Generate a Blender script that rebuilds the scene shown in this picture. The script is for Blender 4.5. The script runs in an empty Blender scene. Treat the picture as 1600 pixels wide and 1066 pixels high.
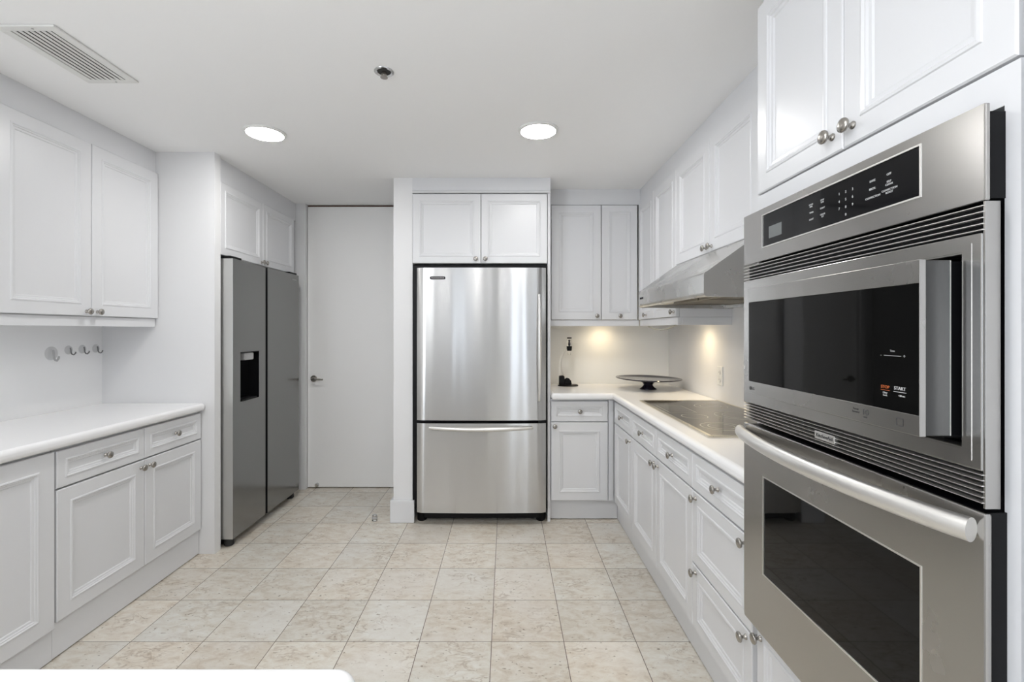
import bpy, bmesh, math, random
from mathutils import Matrix, Vector
random.seed(7)
S = bpy.context.scene
C = S.collection
PI = math.pi

# ------------------------------------------------------------------ camera
W_PX, H_PX = 1600.0, 1066.0
F_PX, VX, VY, CAM_H = 730.0, 791.0, 517.0, 1.31
cd = bpy.data.cameras.new('camera')
cam = bpy.data.objects.new('camera', cd)
C.objects.link(cam)
cam.location = (0, 0, CAM_H)
cam.rotation_euler = (PI / 2, 0, 0)
cd.sensor_fit = 'HORIZONTAL'
cd.sensor_width = 36.0
cd.lens = 36.0 * F_PX / W_PX
cd.shift_x = (W_PX / 2 - VX) / W_PX
cd.shift_y = -(H_PX / 2 - VY) / W_PX
cd.clip_start = 0.02
S.camera = cam

# ------------------------------------------------------------------ world, light, exposure
S.view_settings.view_transform = 'Standard'
S.view_settings.look = 'None'
S.view_settings.gamma = 1.0
S.view_settings.use_curve_mapping = False
S.view_settings.exposure = 1.58
wd = bpy.data.worlds.new('world')
S.world = wd
wd.use_nodes = True
wd.node_tree.nodes['Background'].inputs[0].default_value = (0.80, 0.88, 1.0, 1)
wd.node_tree.nodes['Background'].inputs[1].default_value = 1.5
DOWNLIGHT = 30.0         # emission of the ceiling lamps
FILL_W = 27.0         # power of the added fill lamp at the left wall


# unseen: fill window added in left wall, narrow windows behind shaped for fridge streaks
SIDE_WIN = (-2.90, -1.00)         # along Y
STREAK_WINDOWS = [(0.66, 1.00), (-1.26, -1.08)]         # along X; placed for the bright streaks in the fridge door
l_ = bpy.data.lights.new('daylight_fill', 'AREA')
l_.shape = 'RECTANGLE'
l_.size, l_.size_y = SIDE_WIN[1] - SIDE_WIN[0], 2.0
l_.energy = FILL_W
l_.color = (0.95, 0.975, 1.0)
o_ = bpy.data.objects.new('daylight_fill', l_)
C.objects.link(o_)
o_.location = (-2.62, sum(SIDE_WIN) / 2, 1.2)
o_.rotation_euler = (PI / 2 + 0.75, 0, -PI / 2)     # added fill: shines towards +X, tilted up to brighten the ceiling

# ------------------------------------------------------------------ materials


def mat(name, col, rough=0.5, metal=0.0, **kw):
    m = bpy.data.materials.new(name)
    m.use_nodes = True
    b = m.node_tree.nodes['Principled BSDF']
    b.inputs['Base Color'].default_value = (*col, 1)
    b.inputs['Roughness'].default_value = rough
    b.inputs['Metallic'].default_value = metal
    for k, v in kw.items():
        b.inputs[k.replace('_', ' ')].default_value = v
    return m


def nd(m, t, **kw):
    n = m.node_tree.nodes.new(t)
    for k, v in kw.items():
        setattr(n, k, v)
    return n


def ln(m, a, b):
    m.node_tree.links.new(a, b)


def bsdf(m):
    return m.node_tree.nodes['Principled BSDF']


def paint(name, col, rough, bump=0.02, scale=90):
    m = mat(name, col, rough)
    tc = nd(m, 'ShaderNodeTexCoord')
    n = nd(m, 'ShaderNodeTexNoise')
    n.inputs['Scale'].default_value = scale
    n.inputs['Detail'].default_value = 3
    b = nd(m, 'ShaderNodeBump')
    b.inputs['Strength'].default_value = bump
    b.inputs['Distance'].default_value = 0.002
    ln(m, tc.outputs['Object'], n.inputs['Vector'])
    ln(m, n.outputs['Fac'], b.inputs['Height'])
    ln(m, b.outputs['Normal'], bsdf(m).inputs['Normal'])
    return m


def steel(name, col, rough, aniso=0.0, wave=0.0, wave_scale=(5, 5, 0.35), grain=0.0, var=0.0):
    """brushed stainless steel: horizontal grain, slow sideways ripple of the sheet, faint smears"""
    m = mat(name, col, rough, 1.0)
    p = bsdf(m)
    tc = nd(m, 'ShaderNodeTexCoord')
    if aniso:
        p.inputs['Anisotropic'].default_value = aniso
        p.inputs['Anisotropic Rotation'].default_value = 0.25
        t = nd(m, 'ShaderNodeTangent', direction_type='RADIAL', axis='Z')
        ln(m, t.outputs['Tangent'], p.inputs['Tangent'])
    last = None
    if wave:
        mp = nd(m, 'ShaderNodeMapping')
        mp.inputs['Scale'].default_value = wave_scale
        n = nd(m, 'ShaderNodeTexNoise')
        n.inputs['Scale'].default_value = 1.0
        n.inputs['Detail'].default_value = 1.0
        b = nd(m, 'ShaderNodeBump')
        b.inputs['Strength'].default_value = wave
        b.inputs['Distance'].default_value = 0.02
        ln(m, tc.outputs['Object'], mp.inputs['Vector'])
        ln(m, mp.outputs['Vector'], n.inputs['Vector'])
        ln(m, n.outputs['Fac'], b.inputs['Height'])
        last = b
    if grain:
        mp = nd(m, 'ShaderNodeMapping')
        mp.inputs['Scale'].default_value = (6, 6, 900)
        n = nd(m, 'ShaderNodeTexNoise')
        n.inputs['Scale'].default_value = 1.0
        b = nd(m, 'ShaderNodeBump')
        b.inputs['Strength'].default_value = grain
        b.inputs['Distance'].default_value = 0.0005
        ln(m, tc.outputs['Object'], mp.inputs['Vector'])
        ln(m, mp.outputs['Vector'], n.inputs['Vector'])
        ln(m, n.outputs['Fac'], b.inputs['Height'])
        if last:
            ln(m, last.outputs['Normal'], b.inputs['Normal'])
        last = b
    if last:
        ln(m, last.outputs['Normal'], p.inputs['Normal'])
    if var:
        n = nd(m, 'ShaderNodeTexNoise')
        n.inputs['Scale'].default_value = 7
        n.inputs['Detail'].default_value = 5
        r = nd(m, 'ShaderNodeMapRange')
        r.inputs['To Min'].default_value = rough - var
        r.inputs['To Max'].default_value = rough + var
        ln(m, tc.outputs['Object'], n.inputs['Vector'])
        ln(m, n.outputs['Fac'], r.inputs['Value'])
        ln(m, r.outputs['Result'], p.inputs['Roughness'])
    return m


def emit(name, col, strength):
    m = mat(name, col, 0.5)
    b = bsdf(m)
    b.inputs['Emission Color'].default_value = (*col, 1)
    b.inputs['Emission Strength'].default_value = strength
    return m


M = {}
M['wall'] = paint('wall paint', (0.79, 0.79, 0.795), 0.6)
M['far_wall'] = paint('reflection grey wall', (0.30, 0.30, 0.30), 0.6)  # unseen rear wall, greyed so the steel fridge reflects darker
M['ceiling'] = paint('ceiling paint', (0.95, 0.95, 0.95), 0.8)
M['cabinet'] = paint('white lacquer', (0.73, 0.735, 0.75), 0.32, 0.01, 40)
M['counter'] = paint('white solid surface', (0.88, 0.88, 0.885), 0.22, 0.005, 60)
M['splash_left'] = paint('white splash board', (0.90, 0.90, 0.90), 0.3, 0.005, 60)
M['splash'] = paint('off white splash board', (0.90, 0.895, 0.86), 0.3, 0.005, 60)
M['door'] = paint('door paint', (0.88, 0.875, 0.865), 0.45)
M['brown'] = paint('dark brown head strip', (0.10, 0.05, 0.035), 0.6)
M['nickel'] = steel('brushed nickel', (0.40, 0.38, 0.35), 0.27)
M['chrome'] = steel('satin chrome', (0.62, 0.62, 0.62), 0.18)
M['fridge'] = steel('fridge stainless', (0.57, 0.568, 0.562), 0.22, 0.94, 0.30, (5.5, 5.5, 0.3))
M['handle'] = steel('handle stainless', (0.82, 0.81, 0.79), 0.42)
M['oven'] = steel('oven stainless', (0.45, 0.44, 0.425), 0.26, 0.5, 0.04, (3, 3, 2), 0.0, 0.06)
M['slat'] = steel('slat stainless', (0.82, 0.81, 0.79), 0.36)
M['hood'] = steel('hood stainless', (0.64, 0.635, 0.615), 0.27, 0.5, 0.06, (4, 4, 2), 0.0, 0.04)
M['dark_steel'] = steel('dark stainless', (0.265, 0.265, 0.262), 0.17, 0.2, 0.02, (3, 3, 2))
M['grey_steel'] = steel('grey steel side', (0.58, 0.58, 0.565), 0.35, 0.0, 0.05, (2, 2, 3))
M['shade_steel'] = steel('shaded smooth steel', (0.08, 0.08, 0.079), 0.25)  # stainless darkened in colour to stand for the shaded microwave side
M['black'] = mat('black plastic', (0.005, 0.005, 0.006), 0.4, 0.0, Specular_IOR_Level=0.2)
M['rubber'] = mat('black rubber', (0.02, 0.02, 0.02), 0.6)
M['black_glass'] = mat('black glass', (0.003, 0.003, 0.003), 0.03, 0.0, Specular_IOR_Level=0.22)
M['panel_glass'] = mat('panel glass', (0.006, 0.006, 0.007), 0.06, 0.0, Specular_IOR_Level=0.25)
M['lcd'] = mat('grey display', (0.16, 0.17, 0.17), 0.25)
M['print'] = mat('white print', (0.55, 0.55, 0.55), 0.5)
M['grey_print'] = mat('grey print', (0.32, 0.32, 0.32), 0.5)
M['dark_print'] = mat('dark print', (0.06, 0.06, 0.06), 0.5)
M['orange_print'] = mat('orange print', (0.50, 0.12, 0.03), 0.5)
M['cavity'] = mat('recess shade', (0.03, 0.03, 0.03), 0.7)  # shade inside the vent and sprinkler recesses, put into the colour
M['grey_plastic'] = mat('grey plastic', (0.45, 0.45, 0.45), 0.35)
M['white_plastic'] = mat('white plastic', (0.80, 0.80, 0.78), 0.35)
M['cooktop'] = mat('cooktop glass', (0.050, 0.042, 0.022), 0.08, 0.0, Specular_IOR_Level=0.75)
M['marking'] = mat('cooktop marking', (0.42, 0.41, 0.37), 0.3)
M['cook_rim'] = steel('cooktop rim', (0.74, 0.70, 0.60), 0.22)
M['acrylic'] = mat('clear acrylic', (1, 1, 1), 0.02, 0.0, Transmission_Weight=1.0, IOR=1.47)
M['clear_plastic'] = mat('clear soft plastic', (0.80, 0.80, 0.80), 0.15, 0.0, Alpha=0.16)
M['smoke_glass'] = mat('smoked glass', (0.36, 0.31, 0.29), 0.06, 0.0, Transmission_Weight=0.85, IOR=1.45)
M['dark_smoke'] = mat('dark smoked glass', (0.02, 0.016, 0.03), 0.06)
M['cord'] = mat('grey cord', (0.42, 0.40, 0.33), 0.5)
M['filter'] = steel('filter mesh', (0.36, 0.33, 0.28), 0.45)
M['lamp'] = emit('lamp diffuser', (1.0, 0.992, 0.98), DOWNLIGHT)
M['puck'] = emit('warm puck lens', (1.0, 0.80, 0.50), 3.0)
M['lens'] = mat('frosted lens', (0.8, 0.74, 0.6), 0.4)


def floor_material():
    TX, TY, X0, Y0 = 0.3040, 0.3035, -0.0616, 2.2715
    m = mat('cream marble tiles', (0.6, 0.56, 0.5), 0.3)
    p = bsdf(m)
    tc = nd(m, 'ShaderNodeTexCoord')
    sep = nd(m, 'ShaderNodeSeparateXYZ')
    ln(m, tc.outputs['Object'], sep.inputs[0])

    def math_(op, a, b=None, c=None):
        n = nd(m, 'ShaderNodeMath', operation=op)
        for k, v in enumerate((a, b, c)):
            if v is None:
                continue
            if isinstance(v, (int, float)):
                n.inputs[k].default_value = v
            else:
                ln(m, v, n.inputs[k])
        return n.outputs[0]
    u = math_('DIVIDE', math_('SUBTRACT', sep.outputs['X'], X0), TX)
    v = math_('DIVIDE', math_('SUBTRACT', sep.outputs['Y'], Y0), TY)
    iu, iv = math_('FLOOR', u), math_('FLOOR', v)
    fu, fv = math_('FRACT', u), math_('FRACT', v)
    du = math_('MINIMUM', fu, math_('SUBTRACT', 1.0, fu))
    dv = math_('MINIMUM', fv, math_('SUBTRACT', 1.0, fv))
    grout = math_('LESS_THAN', math_('MINIMUM', du, dv), 0.0050)
    cmb = nd(m, 'ShaderNodeCombineXYZ')
    ln(m, iu, cmb.inputs[0])
    ln(m, iv, cmb.inputs[1])
    wn = nd(m, 'ShaderNodeTexWhiteNoise', noise_dimensions='3D')
    ln(m, cmb.outputs[0], wn.inputs['Vector'])
    sc = nd(m, 'ShaderNodeVectorMath', operation='SCALE')
    sc.inputs['Scale'].default_value = 30.0
    ln(m, wn.outputs['Color'], sc.inputs[0])
    add = nd(m, 'ShaderNodeVectorMath', operation='ADD')
    ln(m, tc.outputs['Object'], add.inputs[0])
    ln(m, sc.outputs[0], add.inputs[1])
    mp = nd(m, 'ShaderNodeMapping')
    mp.inputs['Scale'].default_value = (1.0, 1.9, 1.0)
    mp.inputs['Rotation'].default_value = (0, 0, 0.35)
    ln(m, add.outputs[0], mp.inputs['Vector'])
    # soft clouds, finer mottling, pale fossil patches
    n1 = nd(m, 'ShaderNodeTexNoise')
    n1.inputs['Scale'].default_value = 15.0
    n1.inputs['Detail'].default_value = 9
    n1.inputs['Roughness'].default_value = 0.72
    n1.inputs['Distortion'].default_value = 0.5
    ln(m, mp.outputs[0], n1.inputs['Vector'])
    r1 = nd(m, 'ShaderNodeValToRGB')
    e = r1.color_ramp.elements
    e[0].position, e[0].color = 0.27, (0.420, 0.360, 0.295, 1)
    e[1].position, e[1].color = 0.75, (0.750, 0.745, 0.715, 1)
    x = e.new(0.40)
    x.color = (0.595, 0.540, 0.465, 1)
    x = e.new(0.53)
    x.color = (0.670, 0.638, 0.578, 1)
    ln(m, n1.outputs['Fac'], r1.inputs['Fac'])
    n5 = nd(m, 'ShaderNodeTexNoise')
    n5.inputs['Scale'].default_value = 2.6
    n5.inputs['Detail'].default_value = 2
    ln(m, add.outputs[0], n5.inputs['Vector'])
    g5 = nd(m, 'ShaderNodeMapRange')
    g5.inputs['From Min'].default_value = 0.52
    g5.inputs['From Max'].default_value = 0.66
    g5.inputs['To Max'].default_value = 0.5
    ln(m, n5.outputs['Fac'], g5.inputs['Value'])
    mx0 = nd(m, 'ShaderNodeMix', data_type='RGBA')
    ln(m, g5.outputs[0], mx0.inputs[0])
    ln(m, r1.outputs['Color'], mx0.inputs[6])
    mx0.inputs[7].default_value = (0.73, 0.725, 0.705, 1)
    base_col = mx0.outputs[2]
    # rosy or greyish cast from tile to tile
    sepw = nd(m, 'ShaderNodeSeparateColor')
    ln(m, wn.outputs['Color'], sepw.inputs[0])
    mxt = nd(m, 'ShaderNodeMix', data_type='RGBA', blend_type='MULTIPLY')
    mxt.inputs[0].default_value = 1.0
    ramp = nd(m, 'ShaderNodeValToRGB')
    ramp.color_ramp.elements[0].color = (0.985, 0.955, 0.915, 1)
    ramp.color_ramp.elements[1].color = (0.975, 0.985, 0.975, 1)
    ln(m, sepw.outputs[1], ramp.inputs['Fac'])
    ln(m, base_col, mxt.inputs[6])
    ln(m, ramp.outputs['Color'], mxt.inputs[7])
    base_col = mxt.outputs[2]
    # thin brown veins
    n2 = nd(m, 'ShaderNodeTexNoise')
    n2.inputs['Scale'].default_value = 11.0
    n2.inputs['Detail'].default_value = 5
    n2.inputs['Distortion'].default_value = 0.9
    ln(m, mp.outputs[0], n2.inputs['Vector'])
    vein = math_('SUBTRACT', 1.0, math_('MULTIPLY', math_('ABSOLUTE', math_('SUBTRACT', n2.outputs['Fac'], 0.5)), 26.0))
    vein = math_('MAXIMUM', vein, 0.0)
    n4 = nd(m, 'ShaderNodeTexNoise')
    n4.inputs['Scale'].default_value = 5.0
    ln(m, add.outputs[0], n4.inputs['Vector'])
    gate = nd(m, 'ShaderNodeMapRange')
    gate.inputs['From Min'].default_value = 0.48
    gate.inputs['From Max'].default_value = 0.66
    ln(m, n4.outputs['Fac'], gate.inputs['Value'])
    vein = math_('MULTIPLY', math_('MULTIPLY', vein, gate.outputs[0]), 0.55)
    mx1 = nd(m, 'ShaderNodeMix', data_type='RGBA')
    ln(m, vein, mx1.inputs[0])
    ln(m, base_col, mx1.inputs[6])
    mx1.inputs[7].default_value = (0.30, 0.22, 0.15, 1)
    # small dark flecks
    n3 = nd(m, 'ShaderNodeTexNoise')
    n3.inputs['Scale'].default_value = 46.0
    n3.inputs['Detail'].default_value = 2
    ln(m, mp.outputs[0], n3.inputs['Vector'])
    fl = nd(m, 'ShaderNodeMapRange')
    fl.inputs['From Min'].default_value = 0.67
    fl.inputs['From Max'].default_value = 0.72
    ln(m, n3.outputs['Fac'], fl.inputs['Value'])
    mx2 = nd(m, 'ShaderNodeMix', data_type='RGBA')
    ln(m, math_('MULTIPLY', fl.outputs[0], 0.75), mx2.inputs[0])
    ln(m, mx1.outputs[2], mx2.inputs[6])
    mx2.inputs[7].default_value = (0.20, 0.16, 0.11, 1)
    # tile to tile tone
    tone = nd(m, 'ShaderNodeMapRange')
    tone.inputs['To Min'].default_value = 0.97
    tone.inputs['To Max'].default_value = 1.12
    ln(m, wn.outputs['Value'], tone.inputs['Value'])
    mul = nd(m, 'ShaderNodeVectorMath', operation='SCALE')
    ln(m, mx2.outputs[2], mul.inputs[0])
    ln(m, tone.outputs[0], mul.inputs['Scale'])
    mx3 = nd(m, 'ShaderNodeMix', data_type='RGBA')
    ln(m, grout, mx3.inputs[0])
    ln(m, mul.outputs[0], mx3.inputs[6])
    mx3.inputs[7].default_value = (0.13, 0.10, 0.075, 1)
    ln(m, mx3.outputs[2], p.inputs['Base Color'])
    rr = nd(m, 'ShaderNodeMapRange')
    rr.inputs['To Min'].default_value = 0.26
    rr.inputs['To Max'].default_value = 0.42
    ln(m, n1.outputs['Fac'], rr.inputs['Value'])
    ln(m, rr.outputs[0], p.inputs['Roughness'])
    return m


M['floor'] = floor_material()

# ------------------------------------------------------------------ mesh helpers


class MB:
    """collects shapes for ONE mesh"""

    def __init__(self):
        self.v, self.f = [], []

    def add(self, vs, fs):
        n = len(self.v)
        self.v += [tuple(p) for p in vs]
        self.f += [tuple(i + n for i in q) for q in fs]
        return self

    def box(self, x0, x1, y0, y1, z0, z1):
        x0, x1 = min(x0, x1), max(x0, x1)
        y0, y1 = min(y0, y1), max(y0, y1)
        z0, z1 = min(z0, z1), max(z0, z1)
        vs = [(x0, y0, z0), (x1, y0, z0), (x1, y1, z0), (x0, y1, z0), (x0, y0, z1), (x1, y0, z1), (x1, y1, z1), (x0, y1, z1)]
        return self.add(vs, [(0, 3, 2, 1), (4, 5, 6, 7), (0, 1, 5, 4), (1, 2, 6, 5), (2, 3, 7, 6), (3, 0, 4, 7)])

    def prism(self, poly, a0, a1, axis):
        """poly in the two other axes (x: (y,z); y: (x,z); z: (x,y)) swept a0..a1"""
        n = len(poly)

        def pt(q, a):
            return {'x': (a, q[0], q[1]), 'y': (q[0], a, q[1]), 'z': (q[0], q[1], a)}[axis]
        vs = [pt(q, a0) for q in poly] + [pt(q, a1) for q in poly]
        fs = [tuple(range(n)), tuple(range(2 * n - 1, n - 1, -1))]
        fs += [(i, i + n, (i + 1) % n + n, (i + 1) % n) for i in range(n)]
        return self.add(vs, fs)

    def lathe(self, prof, c=(0, 0, 0), axis='z', n=24, sx=1.0, sy=1.0):
        """prof: (radius, height) along axis"""
        vs, fs = [], []
        for r, h in prof:
            for k in range(n):
                a = 2 * PI * k / n
                p, q = r * math.cos(a) * sx, r * math.sin(a) * sy
                if axis == 'z':
                    d = (p, q, h)
                elif axis == 'y':
                    d = (p, h, q)
                else:
                    d = (h, p, q)
                vs.append((c[0] + d[0], c[1] + d[1], c[2] + d[2]))
        for i in range(len(prof) - 1):
            for k in range(n):
                fs.append((i * n + k, i * n + (k + 1) % n, (i + 1) * n + (k + 1) % n, (i + 1) * n + k))
        fs.append(tuple(range(n - 1, -1, -1)))
        m = (len(prof) - 1) * n
        fs.append(tuple(range(m, m + n)))
        return self.add(vs, fs)

    def tube(self, pts, r, n=12, flat=1.0):
        pts = [Vector(p) for p in pts]
        vs, fs = [], []
        up = None
        for i, p in enumerate(pts):
            t = (pts[min(i + 1, len(pts) - 1)] - pts[max(i - 1, 0)]).normalized()
            if up is None:
                up = Vector((0, 0, 1)) if abs(t.z) < 0.9 else Vector((1, 0, 0))
            s = t.cross(up).normalized()
            up = s.cross(t).normalized()
            rr = r[i] if isinstance(r, (list, tuple)) else r
            for k in range(n):
                a = 2 * PI * k / n
                vs.append(p + s * (math.cos(a) * rr) + up * (math.sin(a) * rr * flat))
        for i in range(len(pts) - 1):
            for k in range(n):
                fs.append((i * n + k, i * n + (k + 1) % n, (i + 1) * n + (k + 1) % n, (i + 1) * n + k))
        fs.append(tuple(range(n - 1, -1, -1)))
        m = (len(pts) - 1) * n
        fs.append(tuple(range(m, m + n)))
        return self.add(vs, fs)

    def rings(self, x0, x1, z0, z1, prof, close_back=True):
        """rectangular rings facing -y; prof = (inset, y)"""
        vs, fs = [], []
        for i, y in prof:
            vs += [(x0 + i, y, z0 + i), (x1 - i, y, z0 + i), (x1 - i, y, z1 - i), (x0 + i, y, z1 - i)]
        for j in range(len(prof) - 1):
            for k in range(4):
                fs.append((j * 4 + k, j * 4 + (k + 1) % 4, j * 4 + 4 + (k + 1) % 4, j * 4 + 4 + k))
        m = (len(prof) - 1) * 4
        fs.append((m, m + 1, m + 2, m + 3))
        if close_back:
            fs.append((3, 2, 1, 0))
        return self.add(vs, fs)

    def frame(self, x0, x1, z0, z1, hx0, hx1, hz0, hz1, y0, y1):
        """flat plate with a rectangular hole, one clean shell"""
        o = [(x0, z0), (x1, z0), (x1, z1), (x0, z1)]
        h = [(hx0, hz0), (hx1, hz0), (hx1, hz1), (hx0, hz1)]
        vs = [(p[0], y, p[1]) for y in (y0, y1) for p in o + h]
        fs = []
        for k in range(4):
            j = (k + 1) % 4
            fs.append((k, j, 4 + j, 4 + k))
            fs.append((8 + j, 8 + k, 12 + k, 12 + j))
            fs.append((j, k, 8 + k, 8 + j))
            fs.append((4 + k, 4 + j, 12 + j, 12 + k))
        return self.add(vs, fs)

    def mesh(self, name, m=None, smooth=None):
        me = bpy.data.meshes.new(name)
        me.from_pydata(self.v, [], self.f)
        bm = bmesh.new()
        bm.from_mesh(me)
        bmesh.ops.recalc_face_normals(bm, faces=bm.faces)
        bm.to_mesh(me)
        bm.free()
        if m is not None:
            me.materials.append(m)
        if smooth:
            me.shade_smooth()
            me.set_sharp_from_angle(angle=smooth)
        return me


def obj(name, mb, m, parent=None, loc=(0, 0, 0), bevel=0.0, smooth=None, seg=2, rot=(0, 0, 0)):
    me = mb if isinstance(mb, bpy.types.Mesh) else mb.mesh(name, m, smooth)
    o = bpy.data.objects.new(name, me)
    C.objects.link(o)
    o.location = loc
    o.rotation_euler = rot
    if parent is not None:
        o.parent = parent
    if bevel:
        b = o.modifiers.new('bevel', 'BEVEL')
        b.width = bevel
        b.segments = seg
        b.limit_method = 'ANGLE'
        b.angle_limit = 0.7
        b.harden_normals = False
    return o


def tag(o, label, cat, group=None):
    o['label'] = label
    o['category'] = cat
    if group:
        o['group'] = group
    return o


def thing(name, label, cat, loc=(0, 0, 0), rotz=0.0, group=None):
    o = bpy.data.objects.new(name, None)
    C.objects.link(o)
    o.location = loc
    o.rotation_euler = (0, 0, rotz)
    o.empty_display_size = 0.1
    return tag(o, label, cat, group)


def struct(name, mb, m, parent=None, **kw):
    o = obj(name, mb, m, parent, **kw)
    if parent is None:
        o['kind'] = 'structure'
    return o


def text(name, s, size, m, parent, loc, rot=(PI / 2, 0, 0), align='CENTER', depth=0.0004, sx=1.0):
    """raised lettering; the default rotation faces local -y"""
    cu = bpy.data.curves.new(name, 'FONT')
    cu.body = s
    cu.size = size
    cu.align_x = align
    cu.align_y = 'CENTER'
    cu.extrude = depth
    cu.resolution_u = 3
    t = bpy.data.objects.new(name, cu)
    C.objects.link(t)
    bpy.context.view_layer.update()
    me = bpy.data.meshes.new_from_object(t)
    bpy.data.objects.remove(t)
    if sx != 1.0:
        me.transform(Matrix.Scale(sx, 4, (1, 0, 0)))
    me.materials.clear()
    me.materials.append(m)
    o = bpy.data.objects.new(name, me)
    C.objects.link(o)
    o.parent = parent
    o.location = loc
    o.rotation_euler = rot
    return o


RIGHT, LEFT, FRONT = -PI / 2, PI / 2, 0.0    # which way a cabinet run looks: local -y faces the room

# knob: one mesh shared by all knobs, axis along -y
_k = MB().lathe([(0.0085, 0.0), (0.0085, -0.002), (0.0065, -0.004), (0.0045, -0.008), (0.0045, -0.012), (0.009, -0.016),
                 (0.0145, -0.019), (0.0155, -0.022), (0.0145, -0.025), (0.009, -0.0275), (0.003, -0.0282)], axis='y', n=20)
KNOB = _k.mesh('knob', M['nickel'], smooth=0.9)


def knob(parent, x, z):
    return obj('knob', KNOB, None, parent, (x, 0, z))


def panel_front(name, parent, x0, x1, z0, z1, knobs=(), fw=0.055, t=0.02, style='door'):
    """raised-moulding cabinet front; front plane y=0, local x to the viewer's right"""
    if style == 'drawer':
        fw = min(fw, 0.034)
    pr = [(0.0, t), (0.0, 0.003), (0.003, 0.0), (fw, 0.0), (fw + 0.002, -0.0025), (fw + 0.007, -0.0035), (fw + 0.011, 0.0005),
          (fw + 0.014, 0.0005), (fw + 0.017, 0.0045), (fw + 0.024, 0.0055), (fw + 0.027, 0.009)]
    d = obj(name, MB().rings(x0 + 0.0015, x1 - 0.0015, z0 + 0.0015, z1 - 0.0015, pr), M['cabinet'], parent)
    for kx, kz in knobs:
        knob(d, kx, kz)
    return d


def carcass(parent, w, depth, z0, z1, y0=0.0215, extra=None, x0=0.0):
    b = MB().box(x0 + 0.001, w - 0.001, y0, depth, z0, z1)
    if extra:
        extra(b)
    return obj('body', b, M['cabinet'], parent, bevel=0.001)


# ------------------------------------------------------------------ room shell
CEIL = 2.358
XL, XR, YB, YF = -2.37, 1.30, 3.85, -4.0
struct('floor', MB().box(XL - 0.1, XR + 0.1, YF - 0.1, 4.05, -0.05, 0.0), M['floor'])
struct('ceiling', MB().box(XL - 0.1, XR + 0.1, YF - 0.1, 4.05, CEIL, CEIL + 0.06), M['ceiling'])
struct('wall_left', MB().box(XL - 0.1, XL, SIDE_WIN[1], 4.05, 0, CEIL).box(XL - 0.1, XL, YF, SIDE_WIN[0], 0, CEIL)
       .box(XL - 0.1, XL, *SIDE_WIN, 0, 0.15).box(XL - 0.1, XL, *SIDE_WIN, 2.25, CEIL), M['splash_left'])
struct('wall_right', MB().box(XR, XR + 0.1, YF, 4.05, 0, CEIL), M['wall'])
DX0, DX1 = -1.656, -0.86
struct('wall_back', MB().box(XL, DX0, YB, 4.05, 0, CEIL).box(DX1, XR, YB, 4.05, 0, CEIL).box(DX0, DX1, 3.95, 4.05, 0, CEIL), M['wall'])
wf = MB()
xs = [XL] + [v for a, b in sorted(STREAK_WINDOWS) for v in (a, b)] + [XR]
for i in range(0, len(xs), 2):
    wf.box(xs[i], xs[i + 1], YF - 0.1, YF, 0, CEIL)
for a_, b_ in STREAK_WINDOWS:
    wf.box(a_, b_, YF - 0.1, YF, 0, 0.15).box(a_, b_, YF - 0.1, YF, 2.25, CEIL)
struct('wall_front', wf, M['far_wall'])
sw = MB().frame(SIDE_WIN[0] + 0.002, SIDE_WIN[1] - 0.002, 0.152, 2.248, SIDE_WIN[0] + 0.05, SIDE_WIN[1] - 0.05, 0.20, 2.20, XL - 0.07, XL - 0.03)
sw.v = [(p[1], p[0], p[2]) for p in sw.v]
struct('window_3', sw, M['white_plastic'])  # frame of the added side window, there for the fill lamp
for i, (a_, b_) in enumerate(STREAK_WINDOWS):
    struct('window_%d' % (i + 1), MB().frame(a_ + 0.002, b_ - 0.002, 0.152, 2.248, a_ + 0.02, b_ - 0.02, 0.18, 2.22, YF - 0.07, YF - 0.03), M['white_plastic'])  # unseen; sized to show as streaks in the fridge reflection
# splash-back wall behind the far counter
struct('wall_counter', MB().box(0.304, XR, 3.736, YB, 0, CEIL), M['splash'])
# partition beside the tall dark fridge
struct('wall_partition', MB().box(XL, -1.71, 2.74, 2.797, 0, CEIL), M['wall'])
# pillar left of the steel fridge with its baseboard
struct('wall_pillar', MB().box(-0.772, -0.642, 3.20, YB, 0, CEIL), M['wall'])
struct('baseboard_pillar', MB().box(-0.792, -0.627, 3.182, 3.199, 0, 0.152).box(-0.792, -0.773, 3.199, YB, 0, 0.152), M['cabinet'], bevel=0.003)
# soffits between cabinet tops and ceiling
struct('trim_1', MB().box(XL, -2.055, 1.30, 2.739, 2.236, CEIL), M['cabinet'])
struct('trim_2', MB().box(XL, -1.735, 2.798, YB, 2.213, CEIL), M['cabinet'])
struct('trim_3', MB().box(0.304, XR, 3.463, 3.736, 2.244, CEIL).box(0.992, XR, 1.37, 3.463, 2.244, CEIL), M['cabinet'])
struct('trim_4', MB().box(-0.6415, 0.303, 3.20, YB, 2.262, CEIL), M['cabinet'])
struct('trim_5', MB().box(0.752, XR, 0.0, 1.366, 2.262, CEIL), M['cabinet'])
struct('trim_6', MB().prism([(3.1995, 2.250), (3.188, 2.252), (3.183, 2.258), (3.186, 2.264), (3.192, 2.268), (3.1995, 2.272)], -0.6415, 0.303, 'x'), M['cabinet'])

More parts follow.
